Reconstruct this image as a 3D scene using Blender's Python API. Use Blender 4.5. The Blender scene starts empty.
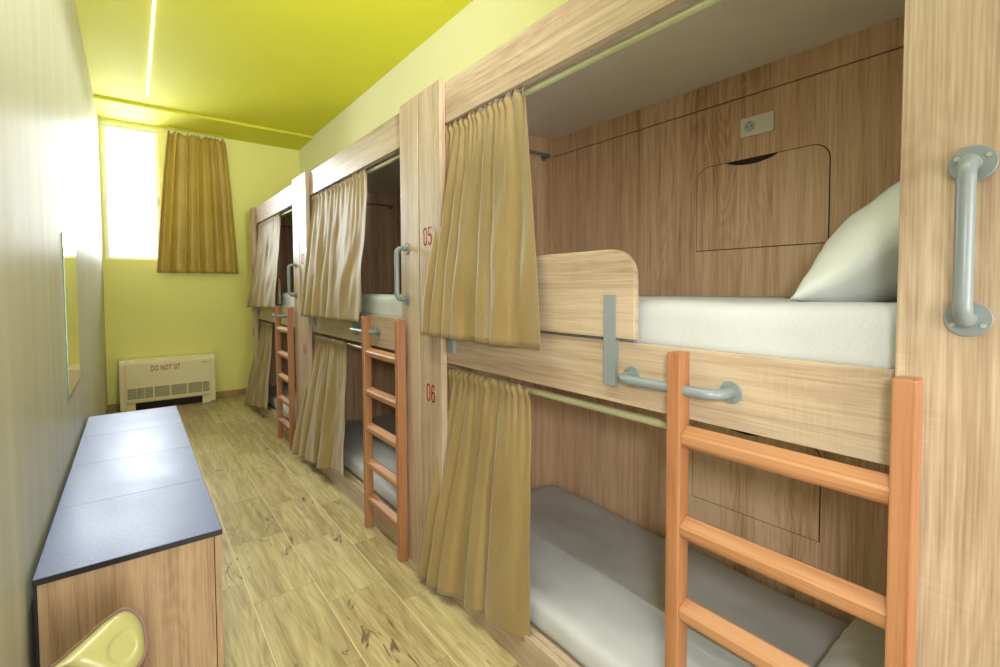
import bpy, bmesh, math, random
from mathutils import Vector, Matrix, noise
random.seed(7)
S = bpy.context.scene
COL = S.collection
R = math.radians

# ------------------------------------------------------------ materials
def srgb(r, g, b):
    f = lambda c: (c/255/12.92) if c/255 <= .04045 else ((c/255+.055)/1.055)**2.4
    return (f(r), f(g), f(b), 1)

class NT:
    def __init__(s, name):
        s.m = bpy.data.materials.new(name); s.m.use_nodes = True
        s.t = s.m.node_tree; s.b = s.t.nodes['Principled BSDF']; s.out = s.t.nodes['Material Output']
    def n(s, typ, **kw):
        nd = s.t.nodes.new(typ)
        for k, v in kw.items():
            if k.startswith('i_'):
                key = k[2:]; key = int(key) if key.isdigit() else key.replace('_', ' ')
                nd.inputs[key].default_value = v
            else: setattr(nd, k, v)
        return nd
    def l(s, a, b): s.t.links.new(a, b)
    def math(s, op, a, b=None, clamp=False):
        nd = s.t.nodes.new('ShaderNodeMath'); nd.operation = op; nd.use_clamp = clamp
        for i, v in enumerate((a, b)):
            if v is None: continue
            if isinstance(v, (int, float)): nd.inputs[i].default_value = v
            else: s.l(v, nd.inputs[i])
        return nd.outputs[0]
    def ramp(s, fac, stops, interp='LINEAR'):
        nd = s.t.nodes.new('ShaderNodeValToRGB'); cr = nd.color_ramp; cr.interpolation = interp
        while len(cr.elements) < len(stops): cr.elements.new(.5)
        for e, (p, c) in zip(cr.elements, stops):
            e.position = p; e.color = c if len(c) == 4 else (*c, 1)
        s.l(fac, nd.inputs[0]); return nd.outputs[0]
    def mix(s, fac, a, b, mode='MIX'):
        nd = s.t.nodes.new('ShaderNodeMix'); nd.data_type = 'RGBA'; nd.blend_type = mode
        if isinstance(fac, (int, float)): nd.inputs[0].default_value = fac
        else: s.l(fac, nd.inputs[0])
        for i, v in ((6, a), (7, b)):
            if isinstance(v, tuple): nd.inputs[i].default_value = v
            else: s.l(v, nd.inputs[i])
        return nd.outputs[2]
    def noise(s, vec, scale, detail=3, rough=.5, dist=0):
        nd = s.n('ShaderNodeTexNoise'); nd.inputs['Scale'].default_value = scale
        nd.inputs['Detail'].default_value = detail; nd.inputs['Roughness'].default_value = rough
        nd.inputs['Distortion'].default_value = dist
        s.l(vec, nd.inputs['Vector']); return nd.outputs['Fac']
    def mapped(s, scale, loc=(0, 0, 0)):
        tc = s.n('ShaderNodeTexCoord'); mp = s.n('ShaderNodeMapping')
        mp.inputs['Scale'].default_value = scale; mp.inputs['Location'].default_value = loc
        s.l(tc.outputs['Object'], mp.inputs['Vector']); return mp.outputs[0]
    def bump(s, h, strength=.1, dist=.002):
        nd = s.n('ShaderNodeBump'); nd.inputs['Strength'].default_value = strength
        nd.inputs['Distance'].default_value = dist
        s.l(h, nd.inputs['Height']); s.l(nd.outputs[0], s.b.inputs['Normal'])
    def set(s, **kw):
        for k, v in kw.items(): s.b.inputs[k.replace('_', ' ')].default_value = v
        return s

def plain(name, col, rough=.5, metal=0, noisy=.04, scale=8, **kw):
    t = NT(name); v = t.mapped((1, 1, 1))
    f = t.noise(v, scale, 4)
    c2 = tuple(min(1, c*(1+noisy)) for c in col[:3])+(1,); c1 = tuple(c*(1-noisy) for c in col[:3])+(1,)
    t.l(t.ramp(f, [(.3, c1), (.7, c2)]), t.b.inputs['Base Color'])
    t.set(Roughness=rough, Metallic=metal, **kw)
    return t.m

def wood(name, lo, mid, hi, axis='Z', rough=.42, fine=1.5, cross=.5, seed=0, knots=False, spec=.5, rings=.5):
    """laminate / timber: fibres run along axis"""
    t = NT(name)
    def sc(across, along):
        v = [across]*3; v['XYZ'.index(axis)] = along; return tuple(v)
    loc = (seed*3.1, seed*1.7, seed*2.3)
    big = t.noise(t.mapped(sc(5, .55), loc), 1, 3, .5, .4)
    med = t.noise(t.mapped(sc(34, 1.3), loc), 1, 4, .6, .3)
    fin = t.noise(t.mapped(sc(230, 5), loc), 1, 3, .6)
    # cathedral figure : contour lines of a stretched noise field
    fld = t.noise(t.mapped(sc(6.5, .9), loc), 1, 2, .45, .2)
    ring = t.math('FRACT', t.math('MULTIPLY', fld, 22))
    ring = t.math('ABSOLUTE', t.math('SUBTRACT', ring, .5))
    zone = t.ramp(t.noise(t.mapped(sc(3.2, .5), (loc[0]+5, loc[1]+2, loc[2]+7)), 1, 1), [(.44, (0,)*3), (.6, (1,)*3)])
    ring = t.math('MULTIPLY', ring, zone)
    v = t.math('ADD', t.math('MULTIPLY', big, .42), t.math('MULTIPLY', med, .40))
    v = t.math('ADD', v, t.math('MULTIPLY', fin, .24*fine))
    v = t.math('ADD', v, t.math('MULTIPLY', ring, -.2*rings))
    # saw marks across the fibre, in patches
    cr = t.noise(t.mapped(sc(14, 260), loc), 1, 2, .6)
    pz = t.ramp(t.noise(t.mapped(sc(7, 3), (loc[0]+9, loc[1], loc[2]+3)), 1, 2), [(.5, (0,)*3), (.66, (1,)*3)])
    v = t.math('ADD', v, t.math('MULTIPLY', t.math('MULTIPLY', t.math('SUBTRACT', cr, .45), pz), .3*cross))
    c = t.ramp(v, [(.38, lo), (.52, mid), (.65, hi)])
    if knots:
        vo = t.n('ShaderNodeTexVoronoi'); vo.inputs['Scale'].default_value = 1
        t.l(t.mapped(sc(9, 2.2), loc), vo.inputs['Vector'])
        k = t.ramp(vo.outputs['Distance'], [(.03, (1,)*3), (.09, (0,)*3)])
        c = t.mix(t.math('MULTIPLY', k, .7), c, tuple(x*.3 for x in lo[:3])+(1,))
    t.l(c, t.b.inputs['Base Color'])
    t.set(Roughness=rough); t.b.inputs['Specular IOR Level'].default_value = spec
    t.bump(v, .12, .001)
    return t.m

OAK = dict(lo=srgb(134, 108, 84), mid=srgb(166, 143, 117), hi=srgb(188, 168, 142))
M = {}
M['oak_v'] = wood('oak laminate upright', axis='Z', seed=1, rough=.36, **OAK)
M['oak_h'] = wood('oak laminate lengthwise', axis='Y', seed=2, rough=.36, **OAK)
M['oak_x'] = wood('oak laminate crosswise', axis='X', seed=3, rough=.4, **OAK)
INNER_LIFTED = dict(lo=srgb(158, 120, 90), mid=srgb(210, 170, 134), hi=srgb(232, 200, 166))  # browner laminate, lightened to offset the weak light inside the bunks
M['truffle_lifted'] = wood('brown laminate upright lightened', axis='Z', seed=4, rough=.5, rings=.8, **INNER_LIFTED)
M['edge'] = plain('edge band', srgb(178, 140, 92), .45)
M['bench_wood'] = wood('bench oak laminate', srgb(120, 94, 68), srgb(154, 125, 93), srgb(178, 150, 116), axis='Z', seed=6, rough=.45)
M['beech_z'] = wood('ladder timber upright', srgb(118, 70, 40), srgb(148, 96, 60), srgb(164, 114, 76), axis='Z', seed=7, rough=.42, cross=0, rings=.4)
M['beech_y'] = wood('ladder timber rung', srgb(126, 78, 46), srgb(156, 106, 68), srgb(174, 126, 86), axis='Y', seed=8, rough=.42, cross=0, rings=.4)
M['grey_metal'] = plain('grey painted steel', srgb(122, 130, 132), .32, noisy=.02)
M['grey_plate'] = plain('grey painted flat steel', srgb(126, 134, 134), .5, noisy=.02)
M['screw'] = plain('bright screw', srgb(190, 192, 190), .3, .8)
M['rail'] = plain('curtain tube', srgb(186, 186, 146), .3, .3, noisy=.02)
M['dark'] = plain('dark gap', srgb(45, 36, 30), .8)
M['recess'] = plain('shaded recess metal', srgb(110, 104, 78), .8)
M['canopy'] = plain('grey board', srgb(234, 228, 216), .6, noisy=.02)
M['white'] = plain('white plastic', srgb(232, 230, 220), .35, noisy=.01)
M['socket_dark'] = plain('socket well', srgb(196, 194, 184), .4)
M['red'] = plain('red lettering', srgb(176, 24, 50), .5)
M['red_dull'] = plain('dark red lettering', srgb(168, 40, 44), .5)
M['black'] = plain('black edging', srgb(24, 24, 28), .35)
M['ceil'] = plain('lime ceiling paint', srgb(210, 206, 48), .75, noisy=.015, scale=2)
M['wallr'] = plain('pale yellow paint', srgb(238, 236, 196), .75, noisy=.012, scale=2)
M['wallf'] = plain('lime yellow wall paint', srgb(232, 228, 138), .7, noisy=.015, scale=2)
M['skirt'] = wood('skirting timber', srgb(110, 84, 40), srgb(150, 118, 66), srgb(176, 142, 88), axis='X', seed=9)
M['frame_w'] = plain('window frame', srgb(238, 240, 225), .4, noisy=.01)
M['bin_mauve'] = plain('mauve plastic', srgb(146, 116, 112), .22, noisy=.02)
M['bin_yellow'] = plain('yellow plastic', srgb(172, 166, 108), .22, noisy=.015)
M['fcu'] = plain('cream enamel', srgb(226, 214, 170), .4, noisy=.01)
M['fcu_grille'] = plain('grille slats', srgb(196, 190, 150), .5)
M['lamp_trim'] = plain('white aluminium', srgb(235, 235, 225), .4)

def left_wall_mat():
    t = NT('pale laminate wall panel')
    a = t.noise(t.mapped((1, 9, .25)), 1, 3, .5)
    b = t.noise(t.mapped((1, 60, .6)), 1, 3, .6)
    v = t.math('ADD', t.math('MULTIPLY', a, .6), t.math('MULTIPLY', b, .4))
    t.l(t.ramp(v, [(.3, srgb(184, 183, 164)), (.55, srgb(197, 196, 178)), (.7, srgb(207, 206, 190))]), t.b.inputs['Base Color'])
    r = t.ramp(b, [(.3, (.40,)*3), (.7, (.52,)*3)])
    t.l(r, t.b.inputs['Roughness']); t.bump(b, .1, .001)
    return t.m
M['walll'] = left_wall_mat()

def fabric(name, lo, hi, rough=.6, sheen=.3, weave=900):
    t = NT(name)
    a = t.noise(t.mapped((weave, weave*.6, weave*.12)), 1, 2)
    b = t.noise(t.mapped((6, 6, 2)), 1, 3)
    v = t.math('ADD', t.math('MULTIPLY', a, .5), t.math('MULTIPLY', b, .5))
    t.l(t.ramp(v, [(.35, lo), (.65, hi)]), t.b.inputs['Base Color'])
    t.set(Roughness=rough); t.b.inputs['Sheen Weight'].default_value = sheen
    t.b.inputs['Sheen Roughness'].default_value = .4
    t.bump(a, .15, .0006)
    return t.m
M['curtain'] = fabric('khaki satin curtain', srgb(130, 108, 64), srgb(154, 131, 86), .5, .25)
M['wcurtain'] = fabric('gold satin curtain', srgb(164, 138, 50), srgb(192, 164, 78), .42, .2)
M['sheet'] = fabric('white cotton sheet', srgb(180, 182, 181), srgb(194, 196, 195), .8, .1)
M['pillow'] = fabric('white pillow cotton', srgb(208, 213, 208), srgb(222, 226, 222), .75, .1)

def floor_mat():
    t = NT('wood look plank tiles')
    tc = t.n('ShaderNodeTexCoord'); sp = t.n('ShaderNodeSeparateXYZ'); t.l(tc.outputs['Object'], sp.inputs[0])
    X, Y = sp.outputs[0], sp.outputs[1]
    W, L = .266, .594
    u = t.math('DIVIDE', t.math('SUBTRACT', X, .386), W)
    c = t.math('FLOOR', u); fu = t.math('FRACT', u)
    vv = t.math('DIVIDE', t.math('ADD', t.math('SUBTRACT', Y, 2.298), t.math('MULTIPLY', c, .192)), L)
    r = t.math('FLOOR', vv); fv = t.math('FRACT', vv)
    eu = t.math('MINIMUM', fu, t.math('SUBTRACT', 1, fu)); ev = t.math('MINIMUM', fv, t.math('SUBTRACT', 1, fv))
    gu = t.math('LESS_THAN', eu, .0065); gv = t.math('LESS_THAN', ev, .0022)
    grout = t.math('MAXIMUM', gu, gv)
    idv = t.n('ShaderNodeCombineXYZ'); t.l(c, idv.inputs[0]); t.l(r, idv.inputs[1])
    wn = t.n('ShaderNodeTexWhiteNoise'); wn.noise_dimensions = '2D'; t.l(idv.outputs[0], wn.inputs['Vector'])
    # every plank reads another piece of the grain
    off = t.n('ShaderNodeVectorMath', operation='SCALE'); t.l(wn.outputs['Color'], off.inputs[0]); off.inputs['Scale'].default_value = 30
    def vec(sx, sy):
        ad = t.n('ShaderNodeVectorMath', operation='ADD'); t.l(tc.outputs['Object'], ad.inputs[0]); t.l(off.outputs[0], ad.inputs[1])
        m = t.n('ShaderNodeMapping'); m.inputs['Scale'].default_value = (sx, sy, 1); t.l(ad.outputs[0], m.inputs['Vector']); return m.outputs[0]
    med = t.noise(vec(26, 1.5), 1, 4, .6, .3)
    fin = t.noise(vec(150, 7), 1, 3, .6)
    fld = t.noise(vec(9, .9), 1, 2, .5, .2)
    ring = t.math('ABSOLUTE', t.math('SUBTRACT', t.math('FRACT', t.math('MULTIPLY', fld, 16)), .5))
    v = t.math('ADD', t.math('MULTIPLY', med, .5), t.math('MULTIPLY', fin, .25))
    v = t.math('ADD', v, t.math('MULTIPLY', ring, .16))
    v = t.math('ADD', v, t.math('MULTIPLY', t.math('SUBTRACT', wn.outputs['Value'], .5), .10))
    col = t.ramp(v, [(.30, srgb(138, 121, 82)), (.48, srgb(176, 160, 114)), (.66, srgb(202, 189, 146))])
    # dark cracks and knots
    k = t.noise(vec(15, 4.8), 1, 3, .62, 1.2)
    kk = t.ramp(k, [(.62, (0,)*3), (.67, (1,)*3)])
    z = t.ramp(t.noise(vec(5, 2.4), 1, 1), [(.49, (0,)*3), (.56, (1,)*3)])
    col = t.mix(t.math('MULTIPLY', t.math('MULTIPLY', kk, z), .8), col, srgb(84, 66, 48))
    col = t.mix(gu, col, srgb(206, 190, 150))
    col = t.mix(gv, col, srgb(132, 112, 74))
    t.l(col, t.b.inputs['Base Color']); t.set(Roughness=.36)
    t.bump(t.math('SUBTRACT', v, t.math('MULTIPLY', grout, 1.)), .25, .0015)
    return t.m
M['floor'] = floor_mat()

def bench_top_mat():
    t = NT('dark blue grey laminate')
    v = t.noise(t.mapped((300, 300, 300)), 1, 2)
    w = t.noise(t.mapped((3, 3, 3)), 1, 4)
    t.l(t.ramp(v, [(.3, srgb(88, 96, 132)), (.7, srgb(110, 118, 156))]), t.b.inputs['Base Color'])
    t.l(t.ramp(w, [(.3, (.36,)*3), (.7, (.44,)*3)]), t.b.inputs['Roughness'])
    t.b.inputs['Specular IOR Level'].default_value = .3
    return t.m
M['bench_top'] = bench_top_mat()

def mirror_mat():
    t = NT('silvered mirror'); t.set(Metallic=1, Roughness=.015); t.b.inputs['Base Color'].default_value = (.88, .92, .88, 1)
    return t.m
M['mirror'] = mirror_mat()
M['glass_edge'] = plain('green glass edge', srgb(84, 138, 112), .25)

def glass_mat():
    t = NT('window glass')
    gl = t.n('ShaderNodeBsdfGlossy'); gl.inputs['Roughness'].default_value = .02
    tr = t.n('ShaderNodeBsdfTransparent'); fr = t.n('ShaderNodeFresnel'); fr.inputs[0].default_value = 1.45
    mx = t.n('ShaderNodeMixShader'); t.l(fr.outputs[0], mx.inputs[0]); t.l(tr.outputs[0], mx.inputs[1]); t.l(gl.outputs[0], mx.inputs[2])
    t.l(mx.outputs[0], t.out.inputs[0]); return t.m
M['glass'] = glass_mat()

def emit(name, col, s):
    t = NT(name); e = t.n('ShaderNodeEmission'); e.inputs[0].default_value = col; e.inputs[1].default_value = s
    t.l(e.outputs[0], t.out.inputs[0]); return t.m
M['led'] = emit('lit diffuser', (1, .97, .88, 1), 16)

# ------------------------------------------------------------ mesh helpers
def box(bm, x0, x1, y0, y1, z0, z1, bev=0, seg=2):
    r = bmesh.ops.create_cube(bm, size=1)
    vs = r['verts']
    for v in vs:
        v.co = Vector((x0 + (v.co.x+.5)*(x1-x0), y0 + (v.co.y+.5)*(y1-y0), z0 + (v.co.z+.5)*(z1-z0)))
    if bev:
        es = {e for v in vs for e in v.link_edges}
        bmesh.ops.bevel(bm, geom=list(es), offset=bev, segments=seg, profile=.6, affect='EDGES', clamp_overlap=True)
def prism(bm, pts, a, b, axis='x'):
    """extrude a closed 2D outline between a and b along axis"""
    def P(p, h):
        return {'x': Vector((h, p[0], p[1])), 'y': Vector((p[0], h, p[1])), 'z': Vector((p[0], p[1], h))}[axis]
    A = [bm.verts.new(P(p, a)) for p in pts]; B = [bm.verts.new(P(p, b)) for p in pts]
    bm.faces.new(A); bm.faces.new(B[::-1])
    n = len(pts)
    for i in range(n): bm.faces.new((A[i], B[i], B[(i+1) % n], A[(i+1) % n]))
def tube(bm, path, r, n=12, caps=True):
    path = [Vector(p) for p in path]; rings = []
    t0 = (path[1]-path[0]).normalized()
    ref = Vector((0, 0, 1)) if abs(t0.z) < .9 else Vector((0, 1, 0))
    u = t0.cross(ref).normalized()
    for i, p in enumerate(path):
        t = (path[min(i+1, len(path)-1)]-path[max(i-1, 0)]).normalized()
        u = (u - t*u.dot(t)).normalized(); w = t.cross(u)
        rings.append([bm.verts.new(p+(u*math.cos(2*math.pi*k/n)+w*math.sin(2*math.pi*k/n))*r) for k in range(n)])
    for a, b in zip(rings, rings[1:]):
        for k in range(n): bm.faces.new((a[k], a[(k+1) % n], b[(k+1) % n], b[k]))
    if caps: bm.faces.new(rings[0][::-1]); bm.faces.new(rings[-1])
def disc(bm, c, axis, r, h, n=20):
    c = Vector(c); a = Vector(axis).normalized(); tube(bm, [c, c+a*h], r, n)
def obj(name, bm, mat, parent=None, smooth=False, bevel=0, **props):
    bmesh.ops.recalc_face_normals(bm, faces=bm.faces)
    me = bpy.data.meshes.new(name)
    if parent is not None:
        o0 = parent.get('_o', None)
        if o0 is not None: bmesh.ops.translate(bm, verts=bm.verts, vec=-Vector(o0))
    bm.to_mesh(me); bm.free()
    if smooth:
        me.polygons.foreach_set('use_smooth', [True]*len(me.polygons))
        try: me.set_sharp_from_angle(angle=R(38))
        except Exception: pass
    o = bpy.data.objects.new(name, me); COL.objects.link(o)
    if mat is not None: me.materials.append(mat)
    if parent is not None: o.parent = parent; o['_o'] = parent['_o']
    if bevel:
        md = o.modifiers.new('Bevel', 'BEVEL'); md.width = bevel; md.segments = 2; md.limit_method = 'ANGLE'; md.angle_limit = R(40)
    for k, v in props.items(): o[k] = v
    return o
def thing(name, loc, label, cat, group=None):
    o = bpy.data.objects.new(name, None); COL.objects.link(o); o.location = loc; o['_o'] = tuple(loc)
    o.empty_display_size = .1
    o['label'] = label; o['category'] = cat
    if group: o['group'] = group
    return o
def recenter(o, loc):
    """mesh built in world coordinates becomes a thing whose origin is at its base"""
    o.data.transform(Matrix.Translation(-Vector(loc))); o.location = loc; o['_o'] = tuple(loc)
def tag(o, label, cat, group=None):
    o['label'] = label; o['category'] = cat
    if group: o['group'] = group
def struct(name, bm, mat, **k):
    o = obj(name, bm, mat, **k); o['kind'] = 'structure'; return o
def kids(o): return [c for c in bpy.data.objects if c.parent == o]
def copy_tree(o, parent=None):
    c = o.copy(); COL.objects.link(c); c.parent = parent
    if parent is not None: c.matrix_parent_inverse = o.matrix_parent_inverse
    for ch in kids(o): copy_tree(ch, c)
    return c
def clone(o, dy, label):
    c = copy_tree(o); c.location = (o.location.x, o.location.y+dy, o.location.z)
    c['label'] = label; return c

# ------------------------------------------------------------ room
XL, XR, YF, YB, ZC, ZS, YS = -.262, 1.99, 7.055, -2.2, 3.37, 3.342, 6.37
XW = 1.897   # upper wall above the bunks
bm = bmesh.new(); box(bm, XL-.1, XR+.1, YB-.1, YF+.1, -.1, 0); struct('floor', bm, M['floor'])
bm = bmesh.new(); box(bm, XL-.1, XR+.1, YB-.1, YS, ZC, ZC+.1); box(bm, XL-.1, XR+.1, YS, YF+.1, ZS, ZC+.1)
struct('ceiling', bm, M['ceil'])
bm = bmesh.new(); box(bm, XL-.1, XL, YB-.1, YF+.1, 0, ZC); struct('wall_left', bm, M['walll'])
# right wall steps out above the bunks
bm = bmesh.new(); box(bm, XR, XR+.1, YB-.1, YF+.1, 0, 2.34); box(bm, XW, XR+.1, YB-.1, YF+.1, 2.34, ZC)
struct('wall_right', bm, M['wallr'])
bm = bmesh.new(); box(bm, XL-.1, XR+.1, YB-.1, YB, 0, ZC); struct('wall_back', bm, M['wallr'])
# far wall with window opening
wx0, wx1, wz0, wz1 = -.235, .285, 1.75, 3.30
bm = bmesh.new()
box(bm, XL-.1, wx0, YF, YF+.22, 0, ZC); box(bm, wx1, XR+.1, YF, YF+.22, 0, ZC)
box(bm, wx0, wx1, YF, YF+.22, 0, wz0); box(bm, wx0, wx1, YF, YF+.22, wz1, ZC)
struct('wall_far', bm, M['wallf'])
bm = bmesh.new(); yf = YF+.07
fw_ = .035
for a in ((wx0, wx0+fw_, wz0, wz1), (wx1-fw_, wx1, wz0, wz1), (wx0+fw_, wx1-fw_, wz0, wz0+fw_), (wx0+fw_, wx1-fw_, wz1-fw_, wz1)):
    box(bm, a[0], a[1], yf, yf+.06, a[2], a[3], .004)
w = struct('window_1', bm, M['frame_w']); w['_o'] = (0, 0, 0)
bm = bmesh.new(); box(bm, wx0+fw_, wx1-fw_, yf+.03, yf+.036, wz0+fw_, wz1-fw_); obj('window_pane', bm, M['glass'], w)
bm = bmesh.new(); box(bm, wx1-fw_+.006, wx1-fw_+.02, yf-.03, yf, 2.4, 2.53, .004); box(bm, wx1-.03, wx1-.01, yf-.012, yf, 2.44, 2.5, .003)
obj('window_handle', bm, M['white'], w)
# skirting on far wall
bm = bmesh.new(); box(bm, XL, XR, YF-.012, YF, 0, .075, .003); struct('baseboard_far', bm, M['skirt'])

# ------------------------------------------------------------ bunk bed unit
U0 = -.013; UL = 2.07
XF = 1.10; XO = 1.132; XBK = 1.97
root = thing('bunk_bed', (1.5, U0+UL/2, 0), 'nearest oak-veneer two-tier bunk bed with the wide board and big handle at the right edge', 'bunk bed',
             'built-in two-tier bunk beds along the right')
ya, yb = U0, U0+UL; ZT = 2.327
n0, n1 = ya+.006, .24        # near upright
f0, f1 = 1.857, yb-.006      # far upright
def part(name, f, mat, parent=root, **k):
    bm = bmesh.new(); f(bm); return obj(name, bm, mat, parent, **k)
part('upright_board', lambda b: box(b, XF, XF+.03, n0, n1, 0, ZT), M['oak_v'], bevel=.0015)
FAR = part('upright_board', lambda b: box(b, XF, XF+.03, f0, f1, 0, ZT), M['oak_v'], bevel=.0015)
part('header_board', lambda b: box(b, XO, XO+.034, n1-.08, f0+.01, 2.142, 2.322), M['oak_h'], bevel=.001)
part('side_board', lambda b: box(b, XO, XO+.025, n1-.08, f0+.01, 1.057, 1.24), M['oak_h'], bevel=.001)
part('plinth_board', lambda b: box(b, XF+.004, XF+.03, n1-.07, f0, 0, .125), M['oak_h'], bevel=.001)
part('plinth_ledge', lambda b: box(b, XF+.03, XF+.05, n1-.07, f0, .05, .132), M['oak_h'], bevel=.001)
# outer end panels
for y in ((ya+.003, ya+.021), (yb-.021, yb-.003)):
    part('end_panel', lambda b: box(b, XF+.03, XBK, y[0], y[1], 0, 2.30), M['truffle_lifted'])
# back panel in two faces + top strip, with the cupboard door recess
def rr(y0, y1, z0, z1, r, n=7):
    """door outline, rounded top corners"""
    p = [(y0, z0), (y1, z0)]
    for k in range(n+1):
        a = math.pi/2*k/n; p.append((y1-r+r*math.cos(a), z1-r+r*math.sin(a)))
    for k in range(n+1):
        a = math.pi/2+math.pi/2*k/n; p.append((y0+r+r*math.cos(a), z1-r+r*math.sin(a)))
    return p
part('back_panel', lambda b: (box(b, XBK, XBK+.015, ya+.003, yb-.003, 0, 2.162)), M['truffle_lifted'])
part('top_strip', lambda b: (box(b, XBK-.002, XBK+.015, ya+.021, yb-.021, 2.167, 2.30)), M['truffle_lifted'])
part('canopy_board', lambda b: box(b, XO+.034, XBK-.002, ya+.021, yb-.021, 2.262, 2.28), M['canopy'])
part('upper_deck', lambda b: box(b, XO+.025, XBK, ya+.021, yb-.021, 1.10, 1.205), M['oak_h'])
part('lower_deck', lambda b: box(b, XF+.05, XBK, ya+.021, yb-.021, .09, .118), M['oak_h'])
def door_shape(b, y0, y1, z0, z1, x, g=0.):
    # door front with a scooped finger pull along the top edge
    o = rr(y0+g, y1-g, z0+g, z1-g, .055-g)
    ym = (y0+y1)/2+.02; q = []
    for i, p in enumerate(o):
        q.append(p)
        if i == 9:   # end of first arc (top right): add the scoop
            for k in range(13):
                s = k/12; y = ym+.1-(.2)*s
                q.append((y, z1-g-.022*(math.sin(math.pi*s)**.7 if 0 < s < 1 else 0)))
    prism(b, q, x, x+.006)
def cupboard(y0, y1, z0, z1):
    g = part('cupboard_gap', lambda b: prism(b, rr(y0-.0035, y1+.0035, z0-.0035, z1+.0035, .058), XBK-.0008, XBK+.002), M['dark'])
    d = part('cupboard_door', lambda b: door_shape(b, y0, y1, z0, z1, XBK-.0035), M['truffle_lifted'])
    return d
cupboard(.627, 1.125, 1.558, 1.912)
cupboard(.637, 1.133, .463, .817)
# guard board at the foot end
def guard(b):
    y0, y1, z0, z1, r = .828, f0+.004, 1.25, 1.512, .085
    p = [(y0, z0), (y1, z0), (y1, z1)]
    for k in range(11):
        a = math.pi/2*k/10; p.append((y0+r-r*math.sin(a), z1-r+r*math.cos(a)))
    prism(b, p, XO-.012, XO+.01)
part('guard_board', guard, M['oak_h'], bevel=.0015)
for yy in (.912, 1.806):
    bk = part('bracket_plate', lambda b: box(b, XO-.017, XO-.0125, yy-.022, yy+.022, 1.108, 1.378, .0015), M['grey_plate'])
    part('bracket_spacer', lambda b: box(b, XO-.0125, XO, yy-.022, yy+.022, 1.108, 1.246), M['grey_plate'], bk)
# curtain tubes
for z, nm in ((2.124, 'curtain_tube'), (1.012, 'curtain_tube')):
    part(nm, lambda b: tube(b, [(1.18, n1-.1, z), (1.18, f0+.15, z)], .0125, 14), M['rail'], smooth=True)
# clothes rod at the foot end
cr = part('clothes_rod', lambda b: tube(b, [(1.90, yb-.075, 2.15), (1.35, yb-.075, 2.15)], .008, 10), M['grey_metal'], smooth=True)
part('rod_socket', lambda b: (tube(b, [(1.90, yb-.075, 2.15), (1.90, yb-.021, 2.15)], .008, 10), disc(b, (1.90, yb-.025, 2.15), (0, 1, 0), .02, .004)), M['grey_metal'], cr, smooth=True)
# grab handles
def grab(b, p0, p1, out, r=.0125, proj=.066, bend=.04):
    p0, p1, out = Vector(p0), Vector(p1), Vector(out); d = (p1-p0).normalized(); pts = [p0]
    c0 = p0+out*(proj-bend)+d*bend; c1 = p1+out*(proj-bend)-d*bend
    for k in range(9):
        a = math.pi/2*k/8; pts.append(c0-d*bend*math.cos(a)+out*bend*math.sin(a))
    for k in range(9):
        a = math.pi/2*k/8; pts.append(c1+d*bend*math.sin(a)+out*bend*math.cos(a))
    pts.append(p1); tube(b, pts, r, 16)
def handle(p0, p1, out, r, fr, proj=.066, bend=.04, mat='grey_metal'):
    h = part('grab_handle', lambda b: grab(b, p0, p1, out, r, proj, bend), M[mat], smooth=True)
    for p in (p0, p1):
        fl = part('handle_flange', lambda b: disc(b, Vector(p)+Vector(out)*0.0003, out, fr, .005, 24), M[mat], h, smooth=True, bevel=.001)
        d = (Vector(p1)-Vector(p0)).normalized(); sd = Vector(out).cross(d)
        for k in range(3):
            a = R(30+120*k) + (math.pi if p is p1 else 0)
            part('screw', lambda b: disc(b, Vector(p)+Vector(out)*.0025+(d*math.sin(-a)+sd*math.cos(a))*(fr*.72), out, fr*.13, .004, 10), M['screw'], h, smooth=True)
hv = (XF, .146, 1.345); hv2 = (XF, .146, 1.600)
handle(hv, hv2, (-1, 0, 0), .0125, .030, .055, .028)
handle((XO, .555, 1.146), (XO, .842, 1.146), (-1, 0, 0), .0132, .027, .066, .04)
# socket on the back panel
sk = part('wall_socket', lambda b: box(b, XBK-.011, XBK, .812, .938, 2.000, 2.075, .003), M['white'])
part('socket_well', lambda b: (disc(b, (XBK-.0115, .902, 2.0375), (-1, 0, 0), .021, .0012, 28)), M['socket_dark'], sk)
for dy, dz in ((-.0095, 0), (.0095, 0), (0, .0165)):
    part('socket_hole', lambda b: disc(b, (XBK-.0124, .902+dy, 2.0375+dz), (-1, 0, 0), .003, .001, 10), M['dark'], sk)
part('socket_blank', lambda b: box(b, XBK-.0125, XBK-.0105, .822, .856, 2.013, 2.062, .0006), M['white'], sk)

# digits on the far upright (strokes)
DIG = {
 '0': [[(0, .2), (0, .8), (.16, .95), (.5, 1), (.84, .95), (1, .8), (1, .2), (.84, .05), (.5, 0), (.16, .05), (0, .2)]],
 '5': [[(.95, 1), (.08, 1), (.05, .56), (.6, .6), (.92, .5), (1, .36), (1, .2), (.84, .05), (.5, 0), (.16, .05), (0, .16)]],
 '6': [[(.95, .86), (.8, .96), (.5, 1), (.18, .94), (.02, .78), (0, .2), (.16, .05), (.5, 0), (.84, .05), (1, .2), (1, .38), (.84, .52), (.5, .57), (.16, .52), (0, .38)]],
 '3': [[(0, .86), (.16, .96), (.5, 1), (.84, .95), (1, .8), (1, .66), (.8, .55), (.4, .53), (.8, .5), (1, .38), (1, .2), (.84, .05), (.5, 0), (.16, .05), (0, .16)]],
 '4': [[(.7, 0), (.7, 1), (0, .3), (1, .3)]],
 '1': [[(.2, .8), (.6, 1), (.6, 0)]], '2': [[(0, .82), (.16, .96), (.5, 1), (.84, .95), (1, .78), (.9, .6), (0, 0), (1, 0)]]}
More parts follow.
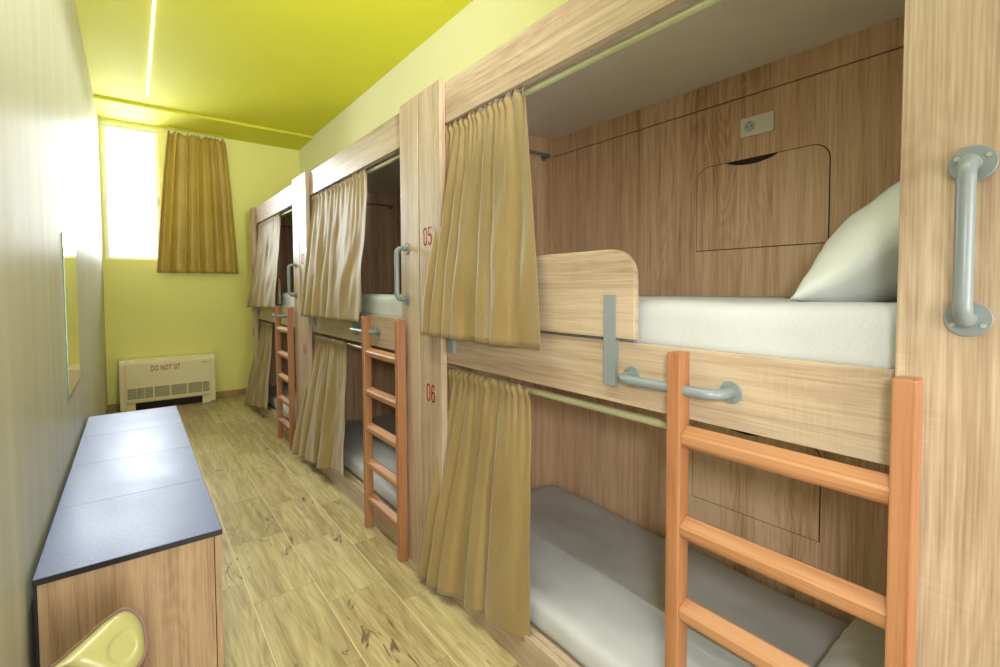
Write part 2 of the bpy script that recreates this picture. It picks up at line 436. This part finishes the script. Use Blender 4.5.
def number(txt, yc, zc, parent, x=XF, w=.027, h=.078, gap=.017, t=.0075):
    y = yc+(len(txt)*w+(len(txt)-1)*gap)/2; first = None
    for ch in txt:
        bm = bmesh.new()
        for st in DIG[ch]:
            P = [Vector((0, y-p[0]*w, zc-h/2+p[1]*h)) for p in st]
            for a, b in zip(P, P[1:]):
                d = (b-a).normalized(); n = Vector((0, -d.z, d.y))*t/2; e = d*t*.42
                prism(bm, [tuple((q)[1:]) for q in (a-e-n, b+e-n, b+e+n, a-e+n)], x-.0008, x+.0004)
        y -= w+gap
        q = obj('bed_number' if first is None else 'digit', bm, M['red'], parent if first is None else first)
        if first is None: first = q
    return first

b2 = clone(root, UL, 'middle oak-veneer two-tier bunk bed between the other two')
b3 = clone(root, 2*UL, 'farthest oak-veneer two-tier bunk bed beside the gold window curtain')
def narrower(o):
    # the two farther bunks have a slimmer board beside the ladder
    b0 = min([c for c in kids(o) if c.name.startswith('upright_board')], key=lambda c: sum(v.co.y for v in c.data.vertices))
    b0.data = b0.data.copy(); top = max(v.co.y for v in b0.data.vertices)
    for v in b0.data.vertices:
        if v.co.y > top-.01: v.co.y -= .056
    hs = min([c for c in kids(o) if c.name.startswith('grab_handle')], key=lambda c: sum(v.co.y for v in c.data.vertices)/len(c.data.vertices))
    hs.location.y -= .026
for o in (b2, b3): narrower(o)
for o, off, a, b in ((root, 0, '05', '06'), (b2, UL, '03', '04'), (b3, 2*UL, '01', '02')):
    o['_o'] = tuple(o.location)
    for tx, z, y in ((a, 1.643, 1.974), (b, .905, 1.957)):
        q = number(tx, y+off, z, o); q['label'] = 'red bed number %s' % tx

# ------------------------------------------------------------ mattresses
def mattress(x0, x1, y0, y1, z0, z1, seed, name, label, wr=.004):
    bm = bmesh.new(); nx, ny, nz = 26, 60, 6
    r = .035
    def shp(u, v, w):     # unit box to rounded box
        x = x0+(x1-x0)*u; y = y0+(y1-y0)*v; z = z0+(z1-z0)*w
        c = Vector((min(max(x, x0+r), x1-r), min(max(y, y0+r), y1-r), min(max(z, z0+r), z1-r)))
        d = Vector((x, y, z))-c
        if d.length > 1e-9:
            m = max(abs(d.x), abs(d.y), abs(d.z)); d = d.normalized()*m
        p = c+d
        if w > .5:
            q = Vector((x*2.2+seed, y*1.2, 0)); p.z += (noise.noise(q*2.2)*1.1+noise.noise(q*5+Vector((0, 3, 0)))*.5)*wr
            p.z += wr*.7*math.sin(9*x-5*y+3*noise.noise(Vector((x*3, y*3, seed))))*max(0, noise.noise(Vector((x*2+9, y*2, seed)))+.3)
        if w < .98 and u < .02:
            p.x += .003*noise.noise(Vector((seed, y*9, z*16)))
        return p
    cache = {}
    def V(i, j, k):
        if (i, j, k) not in cache: cache[(i, j, k)] = bm.verts.new(shp(i/nx, j/ny, k/nz))
        return cache[(i, j, k)]
    # perturb grid so edges are dense near the borders
    for i in range(nx):
        for j in range(ny):
            for k in (0, nz): bm.faces.new((V(i, j, k), V(i+1, j, k), V(i+1, j+1, k), V(i, j+1, k)))
    for i in range(nx):
        for k in range(nz):
            for j in (0, ny): bm.faces.new((V(i, j, k), V(i+1, j, k), V(i+1, j, k+1), V(i, j, k+1)))
    for j in range(ny):
        for k in range(nz):
            for i in (0, nx): bm.faces.new((V(i, j, k), V(i, j+1, k), V(i, j+1, k+1), V(i, j, k+1)))
    o = obj(name, bm, M['sheet'], smooth=False)
    o.data.polygons.foreach_set('use_smooth', [True]*len(o.data.polygons))
    recenter(o, ((x0+x1)/2, (y0+y1)/2, z0)); tag(o, label, 'mattress', 'white sheeted mattresses in the bunks')
    return o
mu = mattress(1.16, 1.955, .02, 2.03, 1.206, 1.362, 2.3, 'mattress', 'white sheeted mattress on the nearest upper bunk, under the leaning pillow', .0035)
ml = mattress(1.155, 1.955, .02, 2.03, .119, .236, 5.1, 'mattress', 'white sheeted mattress on the nearest lower bunk, seen behind the big ladder', .012)
for k, w in ((1, 'middle'), (2, 'farthest')):
    clone(mu, UL*k, 'white mattress edge on the %s upper bunk' % w)
    clone(ml, UL*k, 'white mattress edge low behind the %s ladder' % w)

# ------------------------------------------------------------ pillows
def pillow(name, label, curve, xc, W, T, seed, pin=.12, rot=0):
    """curve: list of (y,z) for the mid line, W width across x, T thickness"""
    bm = bmesh.new(); nu, nv = 36, 30
    def cv(s):
        s = s*(len(curve)-1); i = min(int(s), len(curve)-2); f = s-i
        def P(i): return Vector((0, *curve[max(0, min(len(curve)-1, i))]))
        a, b, c, d = P(i-1), P(i), P(i+1), P(i+2)
        return .5*((2*b)+(c-a)*f+(2*a-5*b+4*c-d)*f*f+(3*b-a-3*c+d)*f**3)
    def pt(u, v, side):
        a, b = 2*u-1, 2*v-1
        th = T/2*max(0, (1-abs(a)**2.2))**.75*max(0, (1-abs(b)**2.2))**.75
        px = a*W/2*(1-pin*(1-b*b)*abs(a)**3*.6)
        vv = .5+.5*b*(1-pin*(1-a*a)*.5*abs(b)**3)
        p = cv(vv); q = cv(min(1, vv+.01)); d = (q-cv(max(0, vv-.01))).normalized(); n = Vector((0, -d.z, d.y))
        w = noise.noise(Vector((a*1.6+seed, b*1.6, side*3)))*.012+noise.noise(Vector((a*5+seed, b*3, side*3)))*.006
        # creases running out of the corners
        w += .007*math.sin(17*(a+b)+5*noise.noise(Vector((a*2, b*2, seed))))*abs(a*b)**.6+.006*noise.noise(Vector((a*7, b*2.4, seed+side)))
        edge = (1-abs(a)**4)*(1-abs(b)**4)
        return Vector((xc+px, p.y, p.z))+n*(side*th+w*edge)
    g = {}
    for s in (1, -1):
        for i in range(nu+1):
            for j in range(nv+1):
                if s == -1 and (i in (0, nu) or j in (0, nv)): g[(s, i, j)] = g[(1, i, j)]
                else: g[(s, i, j)] = bm.verts.new(pt(i/nu, j/nv, s))
        for i in range(nu):
            for j in range(nv): bm.faces.new((g[(s, i, j)], g[(s, i+1, j)], g[(s, i+1, j+1)], g[(s, i, j+1)]))
    o = obj(name, bm, M['pillow']); o.data.polygons.foreach_set('use_smooth', [True]*len(o.data.polygons))
    recenter(o, (xc, curve[len(curve)//2][0], min(c[1] for c in curve))); tag(o, label, 'pillow'); o.rotation_euler.z = R(rot)
    return o
pillow('pillow', 'white pillow leaning against the head end of the nearest upper bunk',
       [(.52, 1.366), (.425, 1.425), (.33, 1.505), (.225, 1.59), (.11, 1.655)], 1.585, .58, .27, 1.2, rot=6)
pillow('pillow', 'white pillow at the head end of the nearest lower bunk, low beside the ladder',
       [(.50, .285), (.40, .325), (.27, .345), (.15, .34), (.06, .32)], 1.62, .60, .15, 4.2)

# ------------------------------------------------------------ curtains
def curtain(name, label, ytop, ybot, xtop, xbot, ztop, zbot, seed, nf=6, ng=15, group='khaki curtains on the bunks', swell=.03, lat=.5, mat='curtain', cat='curtain', xb2=None):
    """ytop/ybot: (far, near) ends; zbot: (far, near)"""
    rnd = random.Random(seed)
    ph = [rnd.uniform(0, 6.28) for _ in range(12)]
    bm = bmesh.new(); nu, nv = 190, 44; rows = []
    H = ztop-sum(zbot)/2
    for j in range(nv+1):
        t = j/nv; te = t*t*(3-2*t)*.35+t*.65
        row = []
        for i in range(nu+1):
            s = i/nu
            sw = s+.028*math.sin(2*math.pi*s*2.3+ph[0])+.016*math.sin(2*math.pi*s*4.1+ph[1])
            a0, a1 = ytop; b0, b1 = ybot
            g = min(1, t*6)                                   # gathers fade into folds
            y_ = (a0+(a1-a0)*s)*(1-te)+(b0+(b1-b0)*s)*te
            amp = swell*(.25+.85*t)*(1-.25*math.sin(3*math.pi*s+ph[3])**2)
            sw = 1-(1-min(1, max(0, sw)))**1.55
            fold = math.sin(2*math.pi*nf*sw+ph[2]+.5*t*math.sin(ph[4]+s*4))
            fold2 = math.sin(2*math.pi*nf*2.07*sw+ph[5])
            sharp = math.copysign(abs(fold)**.8, fold)
            amp *= .8+.55*noise.noise(Vector((s*7+seed, t*1.3, 4)))
            gx = (.007+.006*noise.noise(Vector((s*12, seed, 0))))*math.sin(2*math.pi*ng*s+ph[6]+2.2*math.sin(7*s+ph[7])+1.1*math.sin(19*s+ph[9]))
            x = (xtop*(1-te)+(xbot if xb2 is None else xbot+(xb2-xbot)*s)*te)
            x += -(amp*(sharp*.75+fold2*.25*(1-t*.6)))*g + gx*math.exp(-t*6)
            y = y_+lat*amp*math.cos(2*math.pi*nf*sw+ph[2])*g*min(1, s*8)*min(1, (1-s)*8)
            z = ztop+(zbot[0]+(zbot[1]-zbot[0])*s-ztop)*t
            z += (.004*math.sin(2*math.pi*ng*s+ph[8])+.012*noise.noise(Vector((s*14, seed, 2))))*math.exp(-t*9)
            if t < .05:                                       # sleeve swelling round the tube
                x += -.011*math.sin(math.pi*min(1, (t+.004)/.046))
            x += .010*noise.noise(Vector((s*9+seed, t*4+s*6, 1)))*min(1, t*3)
            row.append(bm.verts.new((x, y, z)))
        rows.append(row)
    for a, b in zip(rows, rows[1:]):
        for i in range(nu): bm.faces.new((a[i], a[i+1], b[i+1], b[i]))
    o = obj(name, bm, M[mat]); o.data.polygons.foreach_set('use_smooth', [True]*len(o.data.polygons))
    md = o.modifiers.new('Solid', 'SOLIDIFY'); md.thickness = .0016; md.offset = 0
    recenter(o, (xtop, sum(ytop)/2, min(zbot))); tag(o, label, cat, group); return o
G = 'khaki curtains on the bunks'
curtain('bunk_curtain', 'large khaki curtain hanging beside the number 05, on the nearest upper bunk', (1.91, 1.335), (1.985, 1.155), 1.158, 1.055, 2.138, (1.185, 1.195), 11, nf=6, swell=.026)
curtain('bunk_curtain', 'large khaki curtain hanging beside the number 06, on the nearest lower bunk', (1.90, 1.315), (2.04, 1.27), 1.158, 1.045, 1.03, (.02, .10), 12, nf=5, swell=.034, xb2=1.10)
curtain('bunk_curtain', 'khaki curtain on the middle upper bunk, above the middle ladder', (3.98, 2.82), (3.93, 2.735), 1.158, 1.05, 2.138, (1.185, 1.20), 23, nf=6, swell=.026)
curtain('bunk_curtain', 'khaki curtain on the middle lower bunk, left of the middle ladder', (3.97, 3.20), (4.13, 3.05), 1.158, 1.03, 1.03, (.03, .16), 24, nf=4, swell=.036, xb2=1.07)
curtain('bunk_curtain', 'khaki curtain on the farthest upper bunk, nearest the gold window curtain', (6.05, 5.0), (6.17, 4.86), 1.158, 1.05, 2.138, (1.19, 1.22), 35, nf=5, swell=.03)
curtain('bunk_curtain', 'khaki curtain on the farthest lower bunk, reaching almost to the floor', (6.04, 5.42), (6.30, 5.33), 1.158, 1.035, 1.03, (.03, .15), 36, nf=4, swell=.034, xb2=1.07)

# ------------------------------------------------------------ ladders
ld = thing('ladder', (1.066, .44, 0), 'nearest and largest orange timber ladder, hooked on the grey rail at right', 'ladder', 'timber bunk ladders')
X0, X1 = 1.042, 1.088
for y0, y1 in ((.636, .672), (.197, .232)):
    part('stile', lambda b: box(b, X0, X1, y0, y1, 0, 1.24, .004), M['beech_z'], ld)
for z in (1.03, .803, .593, .385, .175):
    def rung(b):
        p = [(X0+.006, z-.012), (X0+.010, z-.020), (X1-.008, z-.016), (X1-.002, z+.004), (X1-.004, z+.026), (X1-.012, z+.028), (X0+.008, z+.014), (X0+.004, z+.008)]
        prism(b, p, .231, .636, 'y')
    part('rung', rung, M['beech_y'], ld, bevel=.0015)
clone(ld, 2.0, 'middle orange timber ladder beside the number 06')
clone(ld, 4.0, 'farthest and smallest orange timber ladder')
for o, y in ((ld, .44),): pass
for o in bpy.data.objects:
    if o.type == 'EMPTY' and o.name == 'ladder.001': o.location.y = .44+1.99
    if o.type == 'EMPTY' and o.name == 'ladder.002': o.location.y = .44+UL*2-.03

# ------------------------------------------------------------ bench
bx0, bx1, by0, by1, bz = -.247, .221, 1.857, 4.05, .575
be = thing('storage_bench', ((bx0+bx1)/2, (by0+by1)/2, 0), 'long low oak bench with a dark blue-grey top along the left wall', 'bench')
seams = [by0, 2.405, 2.95, 3.50, by1]
for a, b_ in zip(seams, seams[1:]):
    bq = part('top_panel', lambda b: box(b, bx0, bx1, a+.0008, b_-.0008, bz-.018, bz, .001), M['bench_top'], be)
part('top_edging', lambda b: box(b, bx0-.001, bx1+.001, by0-.0015, by0+.0008, bz-.019, bz-.0012), M['black'], be)
part('top_edging', lambda b: box(b, bx1, bx1+.0015, by0+.001, by1, bz-.019, bz-.0012), M['black'], be)
for yy in (by0+.003, by1-.021): part('end_panel', lambda b: box(b, bx0+.008, bx1-.024, yy, yy+.018, .085, bz-.018), M['bench_wood'], be, bevel=.001)
part('back_edging', lambda b: box(b, bx0, bx0+.008, by0+.003, by1-.003, .02, bz-.018), M['black'], be)
for a, b_ in zip(seams, seams[1:]):
    part('drawer_front', lambda b: box(b, bx1-.022, bx1-.003, a+.002+(.001 if a == by0 else 0), b_-.002, .085, bz-.02), M['bench_wood'], be, bevel=.001)
part('plinth', lambda b: box(b, bx0+.01, bx1-.012, by0+.012, by1-.012, 0, .084), M['black'], be)

# ------------------------------------------------------------ fan coil unit
fx0, fx1, fy0, fy1, fz = -.148, .785, 6.80, YF-.012, .592
fc = thing('fan_coil_heater', ((fx0+fx1)/2, (fy0+fy1)/2, 0), 'low cream fan coil heater with red warning lettering under the window', 'heater')
def cab(b):
    pr = [(fy0+.012, .095), (fy0, .11), (fy0, fz-.05), (fy0+.012, fz-.018), (fy0+.045, fz), (fy1, fz), (fy1, .095)]
    prism(b, pr, fx0+.055, fx1-.055, 'x')
part('casing', cab, M['fcu'], fc, bevel=.004)
for a, b_ in ((fx0, fx0+.055), (fx1-.055, fx1)):
    pr = [(fy0+.02, 0), (fy0-.004, .03), (fy0-.006, fz-.05), (fy0+.008, fz-.014), (fy0+.045, fz+.005), (fy1, fz+.005), (fy1, 0)]
    part('end_cap', lambda b: prism(b, pr, a, b_, 'x'), M['fcu'], fc, bevel=.008)
for a, b_ in ((fx0+.055, fx0+.14), (fx1-.14, fx1-.055)):
    part('foot', lambda b: box(b, a, b_, fy0+.02, fy1-.02, 0, .10, .003), M['fcu'], fc)
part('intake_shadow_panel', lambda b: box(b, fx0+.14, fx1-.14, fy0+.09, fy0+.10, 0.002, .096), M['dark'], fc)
gx0, gx1, gz0, gz1 = fx0+.07, fx1-.068, .145, .272
part('grille_recess', lambda b: box(b, gx0, gx1, fy0-.0025, fy0+.004, gz0, gz1), M['recess'], fc)
def slats(b):
    L = gx1-gx0
    n = 80
    for i in range(n):
        x = gx0+L*(i+.5)/n; box(b, x-.0024, x+.0024, fy0-.005, fy0-.0005, gz0, gz1)
    for k in range(3): 
        z = gz0+(gz1-gz0)*(k+1)/4; box(b, gx0, gx1, fy0-.0045, fy0-.001, z-.0015, z+.0015)
part('grille_slats', slats, M['fcu_grille'], fc)
def bars(b):
    L = gx1-gx0
    for f in (.105, .195, .305, .505, .715, .91): box(b, gx0+L*f-(.007 if f in (.305, .505, .715) else .003), gx0+L*f+(.007 if f in (.305, .505, .715) else .003), fy0-.0065, fy0-.0005, gz0, gz1)
    box(b, gx0-.004, gx1+.004, fy0-.0065, fy0-.0005, gz1-.002, gz1+.004); box(b, gx0-.004, gx1+.004, fy0-.0065, fy0-.0005, gz0-.006, gz0+.002)
part('grille_bars', bars, M['fcu'], fc)
part('maker_mark', lambda b: box(b, .655, .70, fy0-.001, fy0+.001, .505, .514), M['grey_metal'], fc)
tx = bpy.data.curves.new('t', 'FONT'); tx.body = 'DO NOT SIT'; tx.size = .088; tx.extrude = .0006; tx.space_character = 1.12; tx.offset = .0012
to = bpy.data.objects.new('tmp', tx); COL.objects.link(to)
bpy.context.view_layer.update()
me = bpy.data.meshes.new_from_object(to.evaluated_get(bpy.context.evaluated_depsgraph_get()))
bpy.data.objects.remove(to)
bm = bmesh.new(); bm.from_mesh(me); bpy.data.meshes.remove(me)
xs = [v.co.x for v in bm.verts]; w0, w1 = min(xs), max(xs)
for v in bm.verts:
    x, y, z = v.co; v.co = Vector((.142+(x-w0)/(w1-w0)*(.425-.142), fy0-.001-z, .455+y*.95))
obj('warning_lettering', bm, M['red_dull'], fc)['label'] = 'red letters reading DO NOT SIT'

# ------------------------------------------------------------ window curtain on its track
tk = thing('curtain_track', (.66, 6.985, ZS-.012), 'slim lime curtain track under the ceiling above the gold curtain', 'curtain track')
part('track', lambda b: box(b, .36, 1.0, 6.978, 6.992, ZS-.010, ZS, .002), M['ceil'], tk)
def wcurtain():
    rnd = random.Random(5); bm = bmesh.new(); nu, nv = 200, 40; rows = []
    t0, t1, c0, c1, zt, zb = .385, .985, .232, 1.10, 3.305, 1.60
    for j in range(nv+1):
        t = j/nv; row = []
        te = t**.8
        for i in range(nu+1):
            s = i/nu
            sw = s+.03*math.sin(6*s+1)+.012*math.sin(17*s)
            nf = 6.5
            f = math.sin(2*math.pi*nf*sw+.6)
            a = .036*(.75+.35*t)
            x = (t0+(t1-t0)*s)*(1-te)+(c0+(c1-c0)*s)*te + .5*a*math.cos(2*math.pi*nf*sw+.6)*min(1, s*9)*min(1, 9*(1-s))
            y = 6.985-a*f*.9-.006*math.sin(2*math.pi*13*s)*(1-t)
            z = zt+(zb-zt)*t
            if t < .1: z += (1-t*10)*(.016*math.cos(2*math.pi*9.5*s)-.012)
            row.append(bm.verts.new((x, y, z)))
        rows.append(row)
    for a, b in zip(rows, rows[1:]):
        for i in range(nu): bm.faces.new((a[i], a[i+1], b[i+1], b[i]))
    o = obj('window_curtain', bm, M['wcurtain']); o.data.polygons.foreach_set('use_smooth', [True]*len(o.data.polygons))
    md = o.modifiers.new('Solid', 'SOLIDIFY'); md.thickness = .002
    recenter(o, (.66, 6.985, zb)); tag(o, 'gold satin curtain drawn to the right of the bright window', 'curtain')
    for k in range(10):
        x = t0+(t1-t0)*k/9.5
        part('curtain_hook', lambda b: tube(b, [(x, 6.985, zt-.02), (x, 6.985, ZS-.010)], .0025, 6), M['white'], o)
wcurtain()

# ------------------------------------------------------------ mirror
mz0, mz1, my0, my1 = .885, 1.672, 3.075, 3.70
mi = thing('wall_mirror', (XL, (my0+my1)/2, mz0), 'tall frameless mirror with a green glass edge on the left wall', 'mirror')
part('mirror_glass', lambda b: box(b, XL+.0045, XL+.0055, my0+.0005, my1-.0005, mz0+.0005, mz1-.0005), M['mirror'], mi)
part('mirror_edge', lambda b: box(b, XL, XL+.0045, my0, my1, mz0, mz1), M['glass_edge'], mi)

# ------------------------------------------------------------ light strip
lx = .168
li = thing('ceiling_light_strip', (lx, 2.2, ZC), 'thin straight white light strip running along the lime ceiling', 'ceiling light')
part('diffuser', lambda b: box(b, lx-.006, lx+.006, -1.6, 6.03, ZC-.006, ZC-.002), M['led'], li)
part('trim', lambda b: box(b, lx-.009, lx+.009, -1.604, 6.034, ZC-.003, ZC), M['lamp_trim'], li)

# ------------------------------------------------------------ bin
bcx, bcy = -.10, 1.62
bn = thing('waste_bin', (bcx, bcy, 0), 'mauve plastic waste bin with a yellow sloping lid in front of the bench', 'waste bin')
# outline of the tilted lid opening: pointed at one end, round at the other
TD = [(-50, -15), (-40, -5), (-26, 9), (-14, 21), (-5, 28), (4, 32), (14, 29), (24, 19), (30, 4), (32, -8), (29, -18), (22, -25), (12, -28), (0, -27), (-13, -21), (-26, -16), (-38, -14.5)]
def td_curve(n=72):
    out = []; m = len(TD)
    for k in range(n):
        s_ = k/n*m; i = int(s_); f_ = s_-i
        a, b, c, d = (Vector((*TD[(i+q) % m], 0)) for q in (-1, 0, 1, 2))
        out.append(.5*((2*b)+(c-a)*f_+(2*a-5*b+4*c-d)*f_*f_+(3*b-a-3*c+d)*f_**3))
    return out
TC = td_curve(); LC = Vector((-.064, 1.565, .478))
E1 = Vector((1, .1, -.40)).normalized(); E2 = Vector((-.02, .72, .70)); E2 = (E2-E1*E2.dot(E1)).normalized(); EN = E1.cross(E2)
SC = (.00232, .0026)
def lp(p, k, h): return LC+E1*(p.x*SC[0]*k)+E2*(p.y*SC[1]*k)+EN*h
def loft(b, rings, cap0=False, cap1=False):
    R_ = [[b.verts.new(p) for p in r_] for r_ in rings]; n = len(R_[0])
    for a, c in zip(R_, R_[1:]):
        for k in range(n): b.faces.new((a[k], a[(k+1) % n], c[(k+1) % n], c[k]))
    if cap0: b.faces.new(R_[0][::-1])
    if cap1: b.faces.new(R_[-1])
def bin_body(b):
    def ell(rx, ry, z):
        o = []
        for p in TC:
            a = math.atan2(p.y*SC[1], (p.x+8)*SC[0]); o.append(Vector((bcx+rx*math.cos(a), bcy+ry*math.sin(a), z)))
        return o
    low = ell(.112, .092, .36)
    rim = [lp(p, 1.09, -.012) for p in TC]
    mid = [a.lerp(c, .5)+Vector((0, 0, 0)) for a, c in zip(low, rim)]
    loft(b, [ell(.084, .068, 0), ell(.088, .072, .004), ell(.107, .088, .30), low, mid, rim,
             [lp(p, 1.085, -.003) for p in TC], [lp(p, 1.05, .001) for p in TC], [lp(p, 1.015, -.003) for p in TC], [lp(p, 1.0, -.010) for p in TC]], cap0=True, cap1=True)
part('bin_body', bin_body, M['bin_mauve'], bn, smooth=True)
def bin_lid(b):
    rings = []
    for j in range(25):
        k = 1-j/24*.985; rg = []
        for p in TC:
            q = p*k; h = -.008+.016*(1-k**5)
            d = math.hypot(q.x-9, q.y+4); h -= .0055/(1+math.exp((d-13.5)/.8))
            rg.append(lp(p, k*.998, h))
        rings.append(rg)
    loft(b, rings, cap1=True)
part('swing_lid', bin_lid, M['bin_yellow'], bn, smooth=True)

# ------------------------------------------------------------ light
W = bpy.data.worlds.new('World'); S.world = W; W.use_nodes = True
bg = W.node_tree.nodes['Background']; bg.inputs[0].default_value = (.86, .94, 1, 1); bg.inputs[1].default_value = 5
def area(name, loc, to, sx, sy, power, col=(1, 1, 1)):
    l = bpy.data.lights.new(name, 'AREA'); l.shape = 'RECTANGLE'; l.size = sx; l.size_y = sy; l.energy = power; l.color = col
    o = bpy.data.objects.new(name, l); COL.objects.link(o); o.location = loc
    o.rotation_euler = (Vector(to)-Vector(loc)).to_track_quat('-Z', 'Y').to_euler(); return o
area('daylight', (.025, YF+.35, 2.6), (.25, 4, 1.6), .6, 1.5, 85, (.88, .94, 1))
area('light_strip_lamp', (lx, 2.2, ZC-.012), (lx, 2.2, 0), .02, 7.4, 48, (.95, .99, 1)).data.spread = R(104)
area('rear_fill', (.55, -2.0, 1.15), (.8, 3, .9), 1.3, 1.7, 78, (.97, .98, 1))  # unseen fill behind the camera, added to brighten the far room
l = bpy.data.lights.new('ceiling_bounce_fill', 'SPOT'); l.energy = 760; l.shadow_soft_size = .1; l.spot_size = R(66); l.spot_blend = 1; l.color = (.91, .96, 1)  # unseen spot bounced off the ceiling, added to raise overall room brightness
o = bpy.data.objects.new('ceiling_bounce_fill', l); COL.objects.link(o); o.location = (.35, -.2, 1.8)
o.rotation_euler = (Vector((.5, 3.0, ZC))-o.location).to_track_quat('-Z', 'Y').to_euler()
l = bpy.data.lights.new('photographers_flash', 'SPOT'); l.energy = 84; l.shadow_soft_size = .09; l.spot_size = R(98); l.spot_blend = 1; l.color = (.98, .985, .97)
o = bpy.data.objects.new('photographers_flash', l); COL.objects.link(o); o.location = (-.1, -.2, 1.56)
o.rotation_euler = (Vector((1.5, 1.75, .2))-o.location).to_track_quat('-Z', 'Y').to_euler()

# ------------------------------------------------------------ camera
f, yaw, pitch, roll, cy = 473.9843, R(37.7461), R(2.1116), R(-.2685), 305.2729
fwd = Vector((math.sin(yaw)*math.cos(pitch), math.cos(yaw)*math.cos(pitch), -math.sin(pitch)))
rt = Vector((math.cos(yaw), -math.sin(yaw), 0)); up = rt.cross(fwd)
rt2 = rt*math.cos(roll)+up*math.sin(roll); up2 = up*math.cos(roll)-rt*math.sin(roll)
cam = bpy.data.cameras.new('camera'); co = bpy.data.objects.new('camera', cam); COL.objects.link(co)
co.matrix_world = Matrix(((rt2.x, up2.x, -fwd.x, 0), (rt2.y, up2.y, -fwd.y, 0), (rt2.z, up2.z, -fwd.z, 1.4), (0, 0, 0, 1)))
cam.sensor_width = 36; cam.sensor_fit = 'HORIZONTAL'; cam.lens = f*36/1000; cam.shift_y = -(333.5-cy)/1000
cam.clip_start = .02
S.camera = co
vs = S.view_settings; vs.view_transform = 'Standard'; vs.look = 'None'; vs.gamma = 1; vs.exposure = 0; vs.use_curve_mapping = False
for o in bpy.data.objects:
    if '_o' in o: del o['_o']
